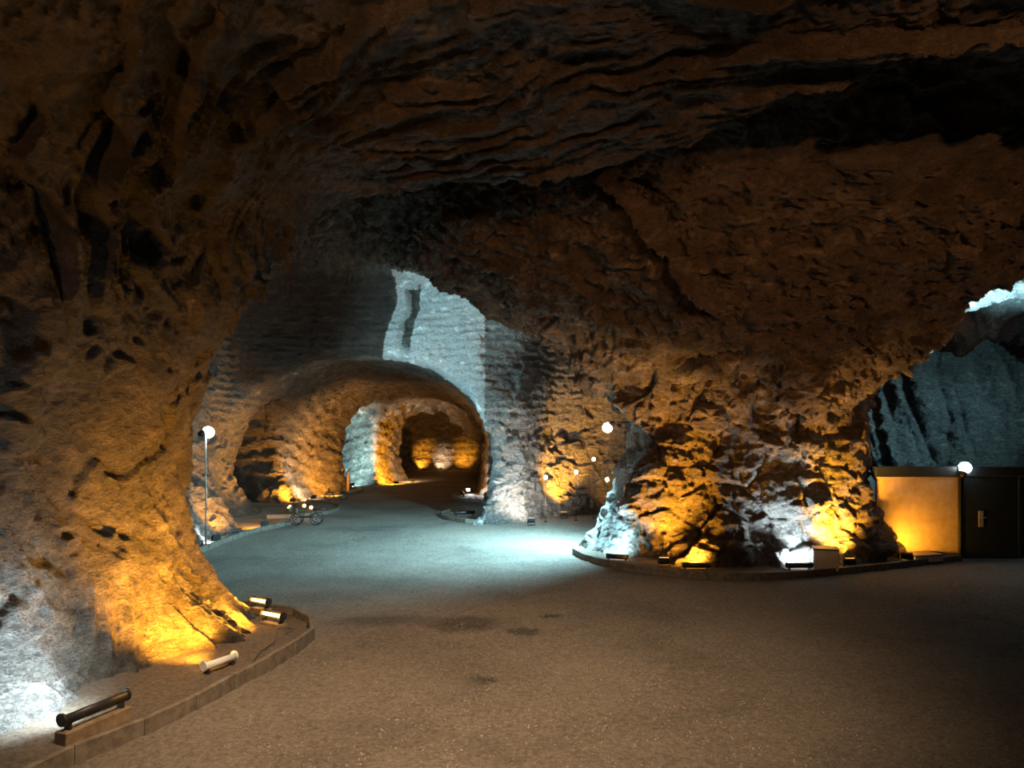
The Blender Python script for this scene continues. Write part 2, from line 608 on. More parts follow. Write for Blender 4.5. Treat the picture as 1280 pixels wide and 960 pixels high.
# ------------------------------------------------------------------ rock shell
X = axis((-22, -10.4, 0.45), (-10.4, 10, 0.16), (10, 19, 0.26))
Y = axis((-8, 2, 0.6), (2, 12, 0.14), (12, 20, 0.17), (20, 28, 0.24), (28, 62, 0.42))
Z = axis((-0.4, 8.9, 0.155))
V, Q = surface_nets(X, Y, Z)
V = relax(V, Q, 0.6)
V, Q = subdivide(V, Q)
V = relax(V, Q, 0.6)
# a third level only where it pays is not needed: two levels give about 4 cm near the camera
V, Q = subdivide(V, Q)
V = relax(V, Q, 0.5)
N = normals(V, Q)
x, y, z = V[:, 0].copy(), V[:, 1].copy(), V[:, 2].copy()
V0 = V.copy()

near_ceil = sstep(3.6, 5.0, z) * sstep(11.6, 10.2, y)
mid_ceil = sstep(0.25, 0.6, -N[:, 2]) * sstep(9.8, 10.8, y) * sstep(24, 22, y)
# leaf-like ledges of the near ceiling, long in one direction
wx = fbm(x * 0.5, y * 0.5, z * 0.5, 3, seed=1)
xb = np.where(x < 1.6, x, 1.6 + 0.25 * (x - 1.6))
h = (y + 0.75 * xb) * 0.85 + 0.5 * z + 1.9 * fbm(x * 0.33, y * 0.45, z * 0.4, 4, 0.55, seed=2)
fr = h - np.floor(h)
va = 0.55 + 0.75 * vnoise(x * 0.45 + 3, y * 0.6, z * 0.4)
saw = (1 - fr) * sstep(0.0, 0.13, fr)
h2 = (y + 0.65 * xb) * 2.3 + 1.2 * z + 3.0 * fbm(x * 0.7, y * 1.0, z * 0.8, 3, 0.5, seed=4)
fr2 = h2 - np.floor(h2)
saw2 = (1 - fr2) * sstep(0.0, 0.2, fr2)
h4 = (y + 0.6 * xb) * 6.0 + 3 * z + 4.0 * fbm(x * 1.4, y * 1.8, z * 1.6, 3, 0.5, seed=14)
fr4 = h4 - np.floor(h4)
saw4 = (1 - fr4) * sstep(0.0, 0.3, fr4)
va2 = np.clip(0.5 + 0.9 * vnoise(x * 0.8 + 9, y * 0.9, z * 0.7), 0, 1.2)
d_ledge = 0.36 * np.clip(va, 0.05, 1.2) * (saw - 0.4) + 0.13 * va2 * (saw2 - 0.4) + 0.035 * (saw4 - 0.4) + 0.10 * fbm(x * 1.6, y * 1.6, z * 1.6, 4, 0.6, seed=16)
# general rough rock
d_mid = 0.16 * ridged(x * 0.8, y * 0.8, z * 0.9, 5, seed=3) + 0.075 * ridged(x * 2.6, y * 2.6, z * 2.2, 4, seed=6, gain=0.6)
h3 = fbm(x * 0.55 + wx * 0.6, y * 0.55, z * 0.8, 4, 0.55, seed=8) * 3.2
fr3 = h3 - np.floor(h3)
d_blk = 0.15 * (np.floor(h3) + sstep(0.7, 0.95, fr3) - h3 * 0.4)
# angular blocks with crevices, large and small
rp_m = sstep(12.0, 13.2, y) * sstep(2.4, 3.0, x) * sstep(5.0, 4.2, z) * sstep(18.5, 17.5, y)
sel = (y > 2.5) & (y < 21) & (near_ceil < 0.99)
sx_, sy_, sz_ = x[sel] + 0.35 * wx[sel], y[sel] + 0.3 * vnoise(x[sel] * 1.3, y[sel] * 1.3, z[sel] * 1.3), z[sel] + 0.35 * wx[sel]
big = np.zeros_like(x)
sml = np.zeros_like(x)
big[sel] = blocks(sx_ * 1.15 + 0.5 * sz_, sy_ * 1.15, sz_ * 1.3 - 0.4 * sx_)
sml[sel] = blocks(sx_ * 3.1, sy_ * 3.1 + 0.5 * sz_, sz_ * 3.6)
lw_m = sstep(-2.8, -3.8, x) * sstep(12.0, 11.0, y)
d_blk = d_blk * (1 - 0.6 * rp_m) * (1 - 0.5 * lw_m) + (1 - 0.65 * lw_m) * (big * (0.05 + 0.13 * rp_m) + sml * (0.026 + 0.035 * rp_m))
# scalloped far wall of the passage behind the gate
fw_m = sstep(18.5, 20, y) * sstep(7.5, 9, x)
d_blk = d_blk + fw_m * (1.2 * ridged(x * 0.75 + 0.25 * z, y * 0.3, z * 0.22, 2, seed=19) + 0.06 * np.sin(z * 7 + 2 * x))
fine = 0.030 * fbm(x * 11, y * 11, z * 11, 3, 0.65, seed=5)
# flowing flutes down the feet of the pillars
u = np.arctan2(y - 9.0, x + 6.0) * 3.0 + np.where(y > 12, x + y, 0)
foot_m = sstep(1.7, 0.5, z) * sstep(11.5, 10.8, y) * sstep(-2.5, -3.2, x) * sstep(7.2, 7.8, y)
d_flute = 0.20 * ridged(u * 2.1 + wx * 0.4, z * 0.35, u * 0, 3, seed=9, gain=0.6)
d_drape = 0.10 * ridged((y * 1.3 + z * 0.9) + 0.4 * wx, (y - z * 0.8) * 0.35, x * 0.4, 4, seed=10, gain=0.55)
# horizontal cutter marks on the back walls
back_m = sstep(20.8, 21.6, y) * sstep(26, 24.8, y) * sstep(2.6, 3.4, z) * (x > -10) * (x < 2.5)
d_tool = 0.035 * np.sin(z * 24 + 2.5 * vnoise(x * 0.6, y * 0.6, z * 0.6)) * (0.5 + 0.5 * vnoise(x * 1.2, y * 1.2, z * 2)) \
    + 0.05 * fbm(x * 3.2, y * 3.2, z * 9.0, 3, 0.6, seed=12)
tun_m = sstep(24, 26, y)
d_tun = 0.035 * np.sin(z * 11 + y * 2.2 + 3 * vnoise(x * 0.5, y * 0.5, z * 0.5)) + 0.10 * fbm(x * 1.5, y * 1.5, z * 2.5, 4, 0.6, seed=13)
rest = (1 - near_ceil) * (1 - foot_m * 0.7) * (1 - 0.75 * back_m) * (1 - 0.6 * tun_m)
disp = near_ceil * d_ledge + rest * (d_mid * (0.85 - 0.65 * lw_m) + d_blk) + foot_m * d_flute + lw_m * (1 - near_ceil) * (1 - foot_m) * d_drape + back_m * d_tool + tun_m * d_tun + fine
disp = disp + mid_ceil * (0.13 * va2 * (saw2 - 0.4) + 0.06 * (saw4 - 0.4) + 0.06 * big + 0.05 * sml + 0.05 * ridged(x * 3.4, y * 3.4, z * 3.4, 3, seed=28, gain=0.6))
# long fault running across the middle ceiling, with a raised lip on its right side
p0, p1 = np.array([1.05, 10.6]), np.array([3.6, 12.9])
dv = (p1 - p0) / np.linalg.norm(p1 - p0)
s_ = (x - p0[0]) * dv[0] + (y - p0[1]) * dv[1]
q_ = (x - p0[0]) * -dv[1] + (y - p0[1]) * dv[0] + 0.15 * wx
fm = sstep(-0.5, 0.0, s_) * sstep(4.0, 3.2, s_) * sstep(4.4, 5.0, z)
disp = disp + fm * (0.42 * np.exp(-((q_ + 0.12) / 0.12) ** 2) - 0.55 * np.exp(-((q_ - 0.10) / 0.13) ** 2))
disp = disp + 0.05 * fbm(x * 4.5, y * 4.5, z * 3.0, 3, 0.6, seed=27) * sstep(-4.6, -4.0, x) * sstep(21.0, 21.5, y) * sstep(24.4, 23.8, y) * sstep(2, 3, z)
# a tall slot cut into the white face, its shade painted in too
slot = sstep(0.30, 0.16, np.abs(x + 3.5 - (z - 6.7) * 0.16 + 0.22 * wx + 0.10 * vnoise(x * 3, y * 3, z * 3))) * sstep(1.0, 0.75, np.abs(z - 6.65 + 0.3 * vnoise(x * 4 + 5, y * 4, z))) * sstep(21.5, 22, y) * sstep(25, 24.5, y)
disp = disp - 0.35 * slot
V = V + N * disp[:, None]
N2 = normals(V, Q)

# rock colour: grey and pale salt, lamp brightness painted on white face and soffit
white_face = sstep(-3.95, -3.7, x - (z - 8) * 0.23 + 0.25 * wx) * sstep(-0.75, -1.05, x) * sstep(21.0, 21.5, y) * sstep(24.6, 24.0, y) * sstep(1.0, 2.4, z + (x + 3))  # pale salt, with the lamp's brightness painted into it
edge_r = np.exp(-(((x - 2.3) / 0.55) ** 2 + ((y - 16.6) / 1.5) ** 2)) * sstep(3.4, 1.6, z)
left_face = sstep(7.5, 6.9, y) * sstep(-4.0, -4.4, x) * sstep(2.0, 1.0, z)
lit_soffit = sstep(8.6, 9.4, x) * sstep(13.6, 14.6, y) * sstep(20.6, 20.0, y) * sstep(3.0, 4.0, z)  # soffit whitened in colour to paint its lamp highlights
salt = np.clip(0.62 * lit_soffit + 0.18 * ridged(x * 0.9, y * 0.9, z * 1.3, 4, seed=21) + 1.1 * white_face * (1 - slot) + 1.0 * edge_r + 0.25 * left_face
               + 0.12 * sstep(13, 15, y) * sstep(-7.2, -8.2, x) * sstep(24.2, 23.5, y) * sstep(2.2, 1.4, z), 0, 1)
grey = np.clip(0.9 * sstep(-1.3, -0.9, x) * sstep(20.5, 21.5, y) * sstep(27, 25, y) + 0.85 * sstep(9.2, 9.8, x) * sstep(12, 14, y)
               + 0.35 * sstep(12, 15, y) * sstep(-7.0, -8.5, x) * sstep(24.5, 23.5, y) + 0.8 * left_face
               + 0.8 * sstep(13.0, 13.8, y) * sstep(4.6, 5.6, x) * sstep(8.0, 7.0, x) * sstep(3.0, 2.2, z) * sstep(17, 16, y), 0, 1)

# painted shade: darkens roof, face above tunnel mouth, upper left pillar, passage roof
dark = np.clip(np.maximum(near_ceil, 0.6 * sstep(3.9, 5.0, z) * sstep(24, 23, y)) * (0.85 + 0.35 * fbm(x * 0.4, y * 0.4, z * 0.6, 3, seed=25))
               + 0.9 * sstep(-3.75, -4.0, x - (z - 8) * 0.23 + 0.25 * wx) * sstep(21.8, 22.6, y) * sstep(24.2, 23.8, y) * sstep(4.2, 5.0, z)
               + 0.8 * lw_m * sstep(1.2, 2.4, z + 0.5 * wx) + 0.85 * sstep(20.2, 21.0, y) * sstep(7.5, 8.5, x) * sstep(4.3, 5.6, z + 0.5 * wx) - white_face * (1 - slot) - 2 * lit_soffit, 0, 1)

fc = V0[Q].mean(1)
cx_, cy_, cz_ = fc[:, 0], fc[:, 1], fc[:, 2]
fnz = N[Q].mean(1)[:, 2]
far = cy_ > 23.9
far |= (cy_ > 19.2) & (cx_ > 4.6)
ceil = ~far & (((cz_ > 4.55) & (cy_ < 20.5)) | ((cz_ > 5.6) & (fnz < -0.45)))
left = ~far & ~ceil & (cx_ < -3.0) & (cy_ < 21.5)
right = ~far & ~ceil & ~left & (cx_ > 1.9) & (cy_ < 20)
back = ~far & ~ceil & ~left & ~right
PIECES = {'wall_left': left, 'wall_right': right, 'wall_back': back, 'ceiling': ceil, 'wall_far': far}


def mesh_from(name, V, Q, nrm=None, attrs=None, mat=None, smooth=True):
    me = bpy.data.meshes.new(name)
    k = Q.shape[1]
    me.vertices.add(len(V))
    me.vertices.foreach_set('co', np.ascontiguousarray(V, np.float32).ravel())
    me.loops.add(Q.size)
    me.loops.foreach_set('vertex_index', np.ascontiguousarray(Q, np.int32).ravel())
    me.polygons.add(len(Q))
    me.polygons.foreach_set('loop_start', np.arange(0, Q.size, k, dtype=np.int32))
    me.polygons.foreach_set('use_smooth', np.full(len(Q), smooth))
    me.update(calc_edges=True)
    me.validate()
    if attrs:
        for an, av in attrs.items():
            a = me.attributes.new(an, 'FLOAT', 'POINT')
            a.data.foreach_set('value', np.ascontiguousarray(av, np.float32))
    if nrm is not None:
        me.normals_split_custom_set_from_vertices(nrm.tolist())
    if mat:
        me.materials.append(mat)
    return me


def place(name, me, parent=None, loc=None, rot=None, **props):
    o = bpy.data.objects.new(name, me)
    C.objects.link(o)
    if parent:
        o.parent = parent
    if loc is not None:
        o.location = loc
    if rot is not None:
        o.rotation_euler = rot
    for k, v in props.items():
        o[k] = v
    return o


LAB = {
    'wall_left': 'rough brown salt rock pillar on the left, lit amber and white at its foot',
    'wall_right': 'broad rock pillar on the right with amber-lit folds behind the curved kerb',
    'wall_back': 'pale salt rock wall at the back around the tunnel mouth',
    'ceiling': 'dark brown layered rock ceiling of the cavern',
    'wall_far': 'rock walls and vaults of the tunnels leading away behind the chamber',
}
SHELL = {}
for nm, mk in PIECES.items():
    q = Q[mk]
    used, inv = np.unique(q, return_inverse=True)
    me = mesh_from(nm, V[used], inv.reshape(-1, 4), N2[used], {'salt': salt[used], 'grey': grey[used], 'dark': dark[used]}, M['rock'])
    SHELL[nm] = place(nm, me, kind='structure', label=LAB[nm], category='ceiling' if nm == 'ceiling' else 'wall')

# ------------------------------------------------------------------ floor
fx = axis((-22, -10, 0.5), (-10, 8, 0.07), (8, 19, 0.25))
fy = axis((-8, 3.5, 0.5), (3.5, 12, 0.05), (12, 26, 0.14), (26, 62, 0.5))
gx, gy = np.meshgrid(fx, fy, indexing='ij')
gz = 0.02 * fbm(gx * 0.4, gy * 0.4, gx * 0, 3, seed=31) + 0.008 * vnoise(gx * 3, gy * 3, gx * 0) + 0.010 * vnoise(gx * 14, gy * 14, gx * 0) - 0.02
fv = np.stack([gx, gy, gz], 2).reshape(-1, 3)
ii = np.arange(len(fx) * len(fy)).reshape(len(fx), len(fy))
fq = np.stack([ii[:-1, :-1], ii[1:, :-1], ii[1:, 1:], ii[:-1, 1:]], 2).reshape(-1, 4)
place('floor', mesh_from('floor', fv, fq, None, None, M['gravel']), kind='structure',
      label='crushed salt gravel floor of the cavern', category='floor')
# loose gravel on the near floor
ng = 26000
r = np.random.RandomState(5)
py = 4.2 + 8.5 * r.rand(ng) ** 1.5
px = (r.rand(ng) - 0.5) * 1.62 * py
sz = 0.005 + 0.009 * r.rand(ng) ** 2.5
keep = px > -2.66
px, py, sz = px[keep], py[keep], sz[keep]
ng = len(px)
octv = np.array([(1, 0, 0), (-1, 0, 0), (0, 1, 0), (0, -1, 0), (0, 0, 0.8), (0, 0, -0.8)], np.float32)
octf = np.array([(0, 2, 4), (2, 1, 4), (1, 3, 4), (3, 0, 4), (2, 0, 5), (1, 2, 5), (3, 1, 5), (0, 3, 5)])
ang = r.rand(ng) * 6.28
jit = 1 + 0.5 * (r.rand(ng, 6) - 0.5)
base = octv[None] * sz[:, None, None] * jit[:, :, None]
cs_, sn_ = np.cos(ang)[:, None], np.sin(ang)[:, None]
pv = np.stack([base[:, :, 0] * cs_ - base[:, :, 1] * sn_ + px[:, None], base[:, :, 0] * sn_ + base[:, :, 1] * cs_ + py[:, None], base[:, :, 2]], 2)
pz = 0.02 * fbm(px * 0.4, py * 0.4, px * 0, 3, seed=31) - 0.02 + sz * 0.4
pv[:, :, 2] += pz[:, None]
pf = (octf[None] + (np.arange(ng) * 6)[:, None, None]).reshape(-1, 3)
place('gravel', mesh_from('gravel', pv.reshape(-1, 3), pf, None, None, M['stone'], False), kind='stuff',
      label='loose crushed gravel scattered over the near floor', category='gravel')


# ------------------------------------------------------------------ small mesh helpers
class MB:
    def __init__(s):
        s.v, s.f = [], []

    def box(s, c, d, rz=0.0, rx=0.0, bev=0.0):
        m = Matrix.Translation(c) @ Matrix.Rotation(rz, 4, 'Z') @ Matrix.Rotation(rx, 4, 'X')
        hx, hy, hz = d[0] / 2, d[1] / 2, d[2] / 2
        n = len(s.v)
        if bev <= 0:
            for sz_ in (-1, 1):
                for a, b in ((-1, -1), (1, -1), (1, 1), (-1, 1)):
                    s.v.append(m @ Vector((a * hx, b * hy, sz_ * hz)))
            s.f += [tuple(n + i for i in t) for t in ((3, 2, 1, 0), (4, 5, 6, 7), (0, 1, 5, 4), (1, 2, 6, 5), (2, 3, 7, 6), (3, 0, 4, 7))]
        else:
            rings = []
            for zz, k in ((-hz, bev), (-hz + bev, 0), (hz - bev, 0), (hz, bev)):
                st = len(s.v)
                ax, ay = hx - k, hy - k
                c_ = min(bev, ax * 0.5, ay * 0.5)
                for a, b in ((-ax + c_, -ay), (ax - c_, -ay), (ax, -ay + c_), (ax, ay - c_), (ax - c_, ay), (-ax + c_, ay), (-ax, ay - c_), (-ax, -ay + c_)):
                    s.v.append(m @ Vector((a, b, zz)))
                rings.append(st)
            for r0, r1 in zip(rings, rings[1:]):
                for i in range(8):
                    j = (i + 1) % 8
                    s.f.append((r0 + i, r0 + j, r1 + j, r1 + i))
            s.f.append(tuple(rings[0] + i for i in range(7, -1, -1)))
            s.f.append(tuple(rings[-1] + i for i in range(8)))
        return s

    def tube(s, pts, rad, seg=10, cap=True):
        pts = [Vector(p) for p in pts]
        rads = rad if isinstance(rad, (list, tuple)) else [rad] * len(pts)
        rings = []
        prev = None
        for i, p in enumerate(pts):
            d = (pts[min(i + 1, len(pts) - 1)] - pts[max(i - 1, 0)]).normalized()
            if prev is None:
                a = d.orthogonal().normalized()
            else:
                a = (prev - d * prev.dot(d)).normalized()
            prev = a
            b = d.cross(a)
            st = len(s.v)
            for k in range(seg):
                t = 2 * math.pi * k / seg
                s.v.append(p + (a * math.cos(t) + b * math.sin(t)) * rads[i])
            rings.append(st)
        for r0, r1 in zip(rings, rings[1:]):
            for k in range(seg):
                j = (k + 1) % seg
                s.f.append((r0 + k, r0 + j, r1 + j, r1 + k))
        if cap:
            s.f.append(tuple(rings[0] + k for k in range(seg - 1, -1, -1)))
            s.f.append(tuple(rings[-1] + k for k in range(seg)))
        return s

    def ring(s, c, axis_, R, rad, seg=20, ms=6):
        a = Vector(axis_).normalized()
        u_ = a.orthogonal().normalized()
        v_ = a.cross(u_)
        st = len(s.v)
        for i in range(seg):
            t = 2 * math.pi * i / seg
            d = u_ * math.cos(t) + v_ * math.sin(t)
            for k in range(ms):
                p = 2 * math.pi * k / ms
                s.v.append(Vector(c) + d * (R + rad * math.cos(p)) + a * rad * math.sin(p))
        for i in range(seg):
            for k in range(ms):
                i2, k2 = (i + 1) % seg, (k + 1) % ms
                s.f.append((st + i * ms + k, st + i2 * ms + k, st + i2 * ms + k2, st + i * ms + k2))
        return s

    def ball(s, c, r_, seg=12, rings=8, sc=(1, 1, 1)):
        st = len(s.v)
        c = Vector(c)
        s.v.append(c + Vector((0, 0, r_ * sc[2])))
        for i in range(1, rings):
            p = math.pi * i / rings
            for k in range(seg):
                t = 2 * math.pi * k / seg
                s.v.append(c + Vector((r_ * sc[0] * math.sin(p) * math.cos(t), r_ * sc[1] * math.sin(p) * math.sin(t), r_ * sc[2] * math.cos(p))))
        s.v.append(c - Vector((0, 0, r_ * sc[2])))
        e = len(s.v) - 1
        for k in range(seg):
            j = (k + 1) % seg
            s.f.append((st, st + 1 + k, st + 1 + j))
            for i in range(rings - 2):
                a = st + 1 + i * seg
                s.f.append((a + k, a + seg + k, a + seg + j, a + j))
            a = st + 1 + (rings - 2) * seg
            s.f.append((a + k, e, a + j))
        return s

    def build(s, name, mat, parent=None, smooth=False, **props):
        me = bpy.data.meshes.new(name)
        me.from_pydata([tuple(v) for v in s.v], [], s.f)
        me.update()
        if smooth:
            for p in me.polygons:
                p.use_smooth = True
        me.materials.append(M[mat])
        return place(name, me, parent, **props)


def thing(name, label, cat, loc, rz=0.0, group=None):
    o = bpy.data.objects.new(name, None)
    o.empty_display_size = 0.1
    C.objects.link(o)
    o.location = loc
    o.rotation_euler = (0, 0, rz)
    o['label'] = label
    o['category'] = cat
    if group:
        o['group'] = group
    return o


def resample(P, step):
    P = [Vector((p[0], p[1], 0)) for p in P]
    # Catmull-Rom then equal steps
    out = []
    for i in range(len(P) - 1):
        a, b, c, d = P[max(i - 1, 0)], P[i], P[i + 1], P[min(i + 2, len(P) - 1)]
        for k in range(12):
            t = k / 12
            out.append(0.5 * ((2 * b) + (c - a) * t + (2 * a - 5 * b + 4 * c - d) * t * t + (3 * b - a - 3 * c + d) * t ** 3))
    out.append(P[-1])
    L = [0]
    for a, b in zip(out, out[1:]):
        L.append(L[-1] + (b - a).length)
    n = max(2, round(L[-1] / step))
    res = []
    k = 0
    for i in range(n + 1):
        s = L[-1] * i / n
        while k < len(L) - 2 and L[k + 1] < s:
            k += 1
        t = (s - L[k]) / max(1e-9, L[k + 1] - L[k])
        res.append(out[k].lerp(out[k + 1], t))
    return res


def kerb(name, label, P, step, hgt, thick, group=None, left_inside=True):
    """curved kerb of short boards set on edge, each board its own part"""
    S = resample(P, step)
    e = thing(name, label, 'kerb', (0, 0, 0), 0, group)
    nrm_ = []
    for i in range(len(S)):
        d = (S[min(i + 1, len(S) - 1)] - S[max(i - 1, 0)]).normalized()
        nrm_.append(Vector((-d.y, d.x, 0)) * (1 if left_inside else -1))
    for i in range(len(S) - 1):
        a, b = S[i], S[i + 1]
        d = (b - a).normalized() * 0.004
        hh = hgt + random.uniform(-0.006, 0.006)
        o = random.uniform(-0.006, 0.006)
        A0, B0 = a + d + nrm_[i] * o, b - d + nrm_[i + 1] * o
        A1, B1 = A0 + nrm_[i] * thick, B0 + nrm_[i + 1] * thick
        m = MB()
        c = 0.008
        up = Vector((0, 0, 1))
        for z_, k in ((-0.08, 0), (hh - c, 0), (hh, c)):
            for p, q in ((A0, A1), (B0, B1)):
                n_ = (q - p).normalized()
                m.v.append(p + n_ * k + up * z_)
                m.v.append(q - n_ * k + up * z_)
        # rings of four: A0 A1 B0 B1
        for r0 in (0, 4):
            r1 = r0 + 4
            for u0, u1 in ((0, 2), (2, 3), (3, 1), (1, 0)):
                m.f.append((r0 + u0, r0 + u1, r1 + u1, r1 + u0))
        m.f.append((8, 10, 11, 9))
        m.build('kerb_board', 'kerb', e)
    return S


def bed(name, outline, zc, label):
    """slightly mounded gravel bed inside a kerb"""
    P = [(p[0], p[1]) for p in outline]
    xs, ys = [p[0] for p in P], [p[1] for p in P]
    ax_, ay_ = np.arange(min(xs) - 0.1, max(xs) + 0.2, 0.07), np.arange(min(ys) - 0.1, max(ys) + 0.2, 0.07)
    gx, gy = np.meshgrid(ax_, ay_, indexing='ij')
    sd = poly_sd(gx.astype(np.float32), gy.astype(np.float32), P)
    gz = zc + 0.05 * sstep(0.0, -1.0, sd) + 0.018 * fbm(gx * 2.5, gy * 2.5, gx * 0, 4, 0.6, seed=41)
    ii = np.arange(gx.size).reshape(gx.shape)
    q = np.stack([ii[:-1, :-1], ii[1:, :-1], ii[1:, 1:], ii[:-1, 1:]], 2).reshape(-1, 4)
    ok = (sd.ravel()[q] < -0.005).all(1)
    q = q[ok]
    used, inv = np.unique(q, return_inverse=True)
    v = np.stack([gx, gy, gz], 2).reshape(-1, 3)[used]
    place(name, mesh_from(name, v, inv.reshape(-1, 4), None, None, M['bed']), kind='structure', label=label, category='floor')


# ------------------------------------------------------------------ kerbs and beds
KL = [(-4.05, 4.6), (-3.92, 5.2), (-3.76, 5.76), (-3.58, 6.09), (-3.37, 6.5), (-3.21, 7.0), (-3.06, 7.65), (-2.9, 8.21), (-2.79, 8.78), (-2.72, 9.19), (-2.74, 9.48),
      (-2.86, 9.83), (-3.06, 10.21), (-3.41, 10.53), (-3.78, 10.72), (-4.37, 10.92), (-5.05, 11.17)]
SL = kerb('curved_kerb', 'weathered board kerb curving round the amber-lit left pillar', KL, 0.62, 0.15, 0.06)
bed('floor_bed_left', [(p.x - 0.03, p.y) for p in SL] + [(-5.6, 11.2), (-5.8, 4.6)], 0.05, 'fine gravel bed inside the left kerb')
KR = [(1.42, 16.08), (1.62, 15.26), (2.05, 14.51), (2.62, 13.92), (3.18, 13.52), (3.75, 13.3), (4.33, 13.15), (4.98, 13.22), (5.66, 13.37), (6.6, 13.68), (7.62, 14.08), (8.76, 14.6), (10.06, 15.20)]
SR = kerb('curved_kerb', 'long low board kerb sweeping round the right rock pillar to the gate', KR, 0.7, 0.13, 0.06)
bed('floor_bed_right', [(p.x, p.y + 0.03) for p in SR] + [(10.0, 15.6), (8.6, 16), (2.4, 17.5), (1.5, 16.2)], 0.05, 'fine gravel bed inside the right kerb')
for P, lab, bn in [
    ([(-0.7, 21.75), (-1.28, 21.75), (-1.85, 22.1), (-2.37, 23.11), (-2.52, 24.04), (-2.33, 24.79), (-1.79, 25.32)], 'small round kerb at the right foot of the tunnel mouth', 'floor_bed_mouth'),
    ([(-1.35, 28.5), (-2.02, 28.8), (-2.62, 30.13), (-2.73, 31.32), (-2.53, 33.06), (-2.0, 34.0)], 'kerb round the second pillar on the right of the tunnel', 'floor_bed_tunnel'),
    ([(-8.3, 23.0), (-7.2, 23.3), (-6.57, 24.29), (-6.5, 25.59), (-7.1, 27.4), (-8.6, 28.6)], 'low kerb lit by a white tube behind the pedal cart', 'floor_bed_cart'),
    ([(-7.8, 31.6), (-7.4, 33.0), (-7.6, 34.5), (-8.3, 36.0)], 'low kerb at the foot of the timber post in the tunnel', 'floor_bed_post'),
]:
    inside_left = P[0][0] < -5
    S_ = kerb('curved_kerb', lab, P, 0.8, 0.11, 0.07, None, inside_left)
    bed(bn, [(p.x, p.y) for p in S_], 0.03, 'gravel bed: ' + lab)
kerb('curved_kerb', 'kerb along the left chamber wall behind the left pillar', [(-7.75, 14.4), (-7.46, 16.08), (-7.5, 17.5), (-7.52, 18.59), (-7.4, 19.8), (-7.15, 20.8), (-6.95, 21.4)], 0.8, 0.11, 0.06)


# ------------------------------------------------------------------ lamps
def tube_lamp(label, loc, yaw, length, col, em, watts, aim, plinth=None, tilt=0.0, group=None, housing='grey_metal', angle=150, off=0.10, size=0.09, up=0.0):
    """floor lamp: a tube in a channel on two brackets; local +Y is where it shines"""
    t = thing('tube_lamp', label, 'lamp', loc, yaw, group)
    z0 = 0.0
    if plinth:
        MB().box((0, 0, plinth[1] / 2), (length * 1.08, plinth[0], plinth[1]), bev=0.008).build('plinth', plinth[2], t)
        z0 = plinth[1]
    for s in (-1, 1):
        b = MB().box((s * length * 0.42, 0, z0 + 0.03), (0.025, 0.07, 0.06))
        b.box((s * length * 0.42, -0.03, z0 + 0.075), (0.02, 0.012, 0.07))
        b.build('bracket', 'metal', t)
    zc = z0 + 0.105
    # half-round reflector channel, open towards +Y (tilted up)
    m = MB()
    n = 9
    st = []
    for s in (-1, 1):
        for k in range(n):
            a = math.pi * (0.62 + 0.95 * k / (n - 1)) + tilt
            for rr in (0.058, 0.050):
                m.v.append(Vector((s * length / 2, rr * math.cos(a), zc + rr * math.sin(a))))
    h_ = 2 * n
    for k in range(n - 1):
        o0, i0, o1, i1 = 2 * k, 2 * k + 1, 2 * k + 2, 2 * k + 3
        m.f += [(o0, o1, h_ + o1, h_ + o0), (i1, i0, h_ + i0, h_ + i1), (o0, i0, i1, o1), (h_ + o0, h_ + o1, h_ + i1, h_ + i0)]
    m.f += [(0, h_, h_ + 1, 1), (2 * n - 2, 2 * n - 1, h_ + 2 * n - 1, h_ + 2 * n - 2)]
    m.build('housing', housing, t, True)
    for s in (-1, 1):
        MB().tube([(s * length * 0.5, 0, zc), (s * (length * 0.5 + 0.02), 0, zc)], 0.060, 14).build('end_cap', housing, t, False)
    MB().tube([(-length * 0.48, 0.004, zc), (length * 0.48, 0.004, zc)], 0.024, 12).build('tube', em, t, True)
    # its light leaves in front of the tube
    bpy.context.view_layer.update()
    wl = t.matrix_world @ Vector((0, off, zc + 0.03 + up))
    if watts:
        lamp_light('tube_light', wl, aim, col, watts, size, angle, 0.9, t)
    return t


def bulb_lamp(name, label, loc, floor_z, col, watts, aim, pole=True, r_=0.07, group=None, angle=170, em='e_bulb', size=0.08, arm=None):
    t = thing(name, label, 'lamp', (loc[0], loc[1], floor_z), 0, group)
    hz = loc[2] - floor_z
    if pole:
        MB().tube([(0, 0, 0), (0, 0, hz - r_)], 0.018 if hz > 2.2 else 0.009, 8).build('pole', 'grey_metal' if hz > 2.2 else 'black', t, True)
        MB().tube([(0, 0, 0), (0, 0, 0.03)], 0.09 if hz > 2.2 else 0.05, 14).build('base', 'metal', t)
    if arm:
        MB().tube([(arm[0], arm[1], hz + arm[2]), (0, 0, hz + r_ * 1.1)], 0.015, 8).build('arm', 'metal', t, True)
    d = (Vector(aim) - Vector(loc)).normalized()
    back_ = Vector((0, 0, hz)) - d * r_ * 0.6
    MB().tube([back_ - d * r_ * 1.3, back_ - d * r_ * 0.4, back_ + d * r_ * 0.9], [r_ * 0.5, r_ * 0.85, r_ * 1.1], 14).build('lamp_head', 'metal', t, True)
    MB().ball(Vector((0, 0, hz)) + d * r_ * 0.6, r_ * 1.45).build('bulb', em, t, True)
    if watts:
        lamp_light('bulb_light', Vector(loc) + d * (r_ * 2.3), aim, col, watts, size, angle, 0.9, t)
    return t


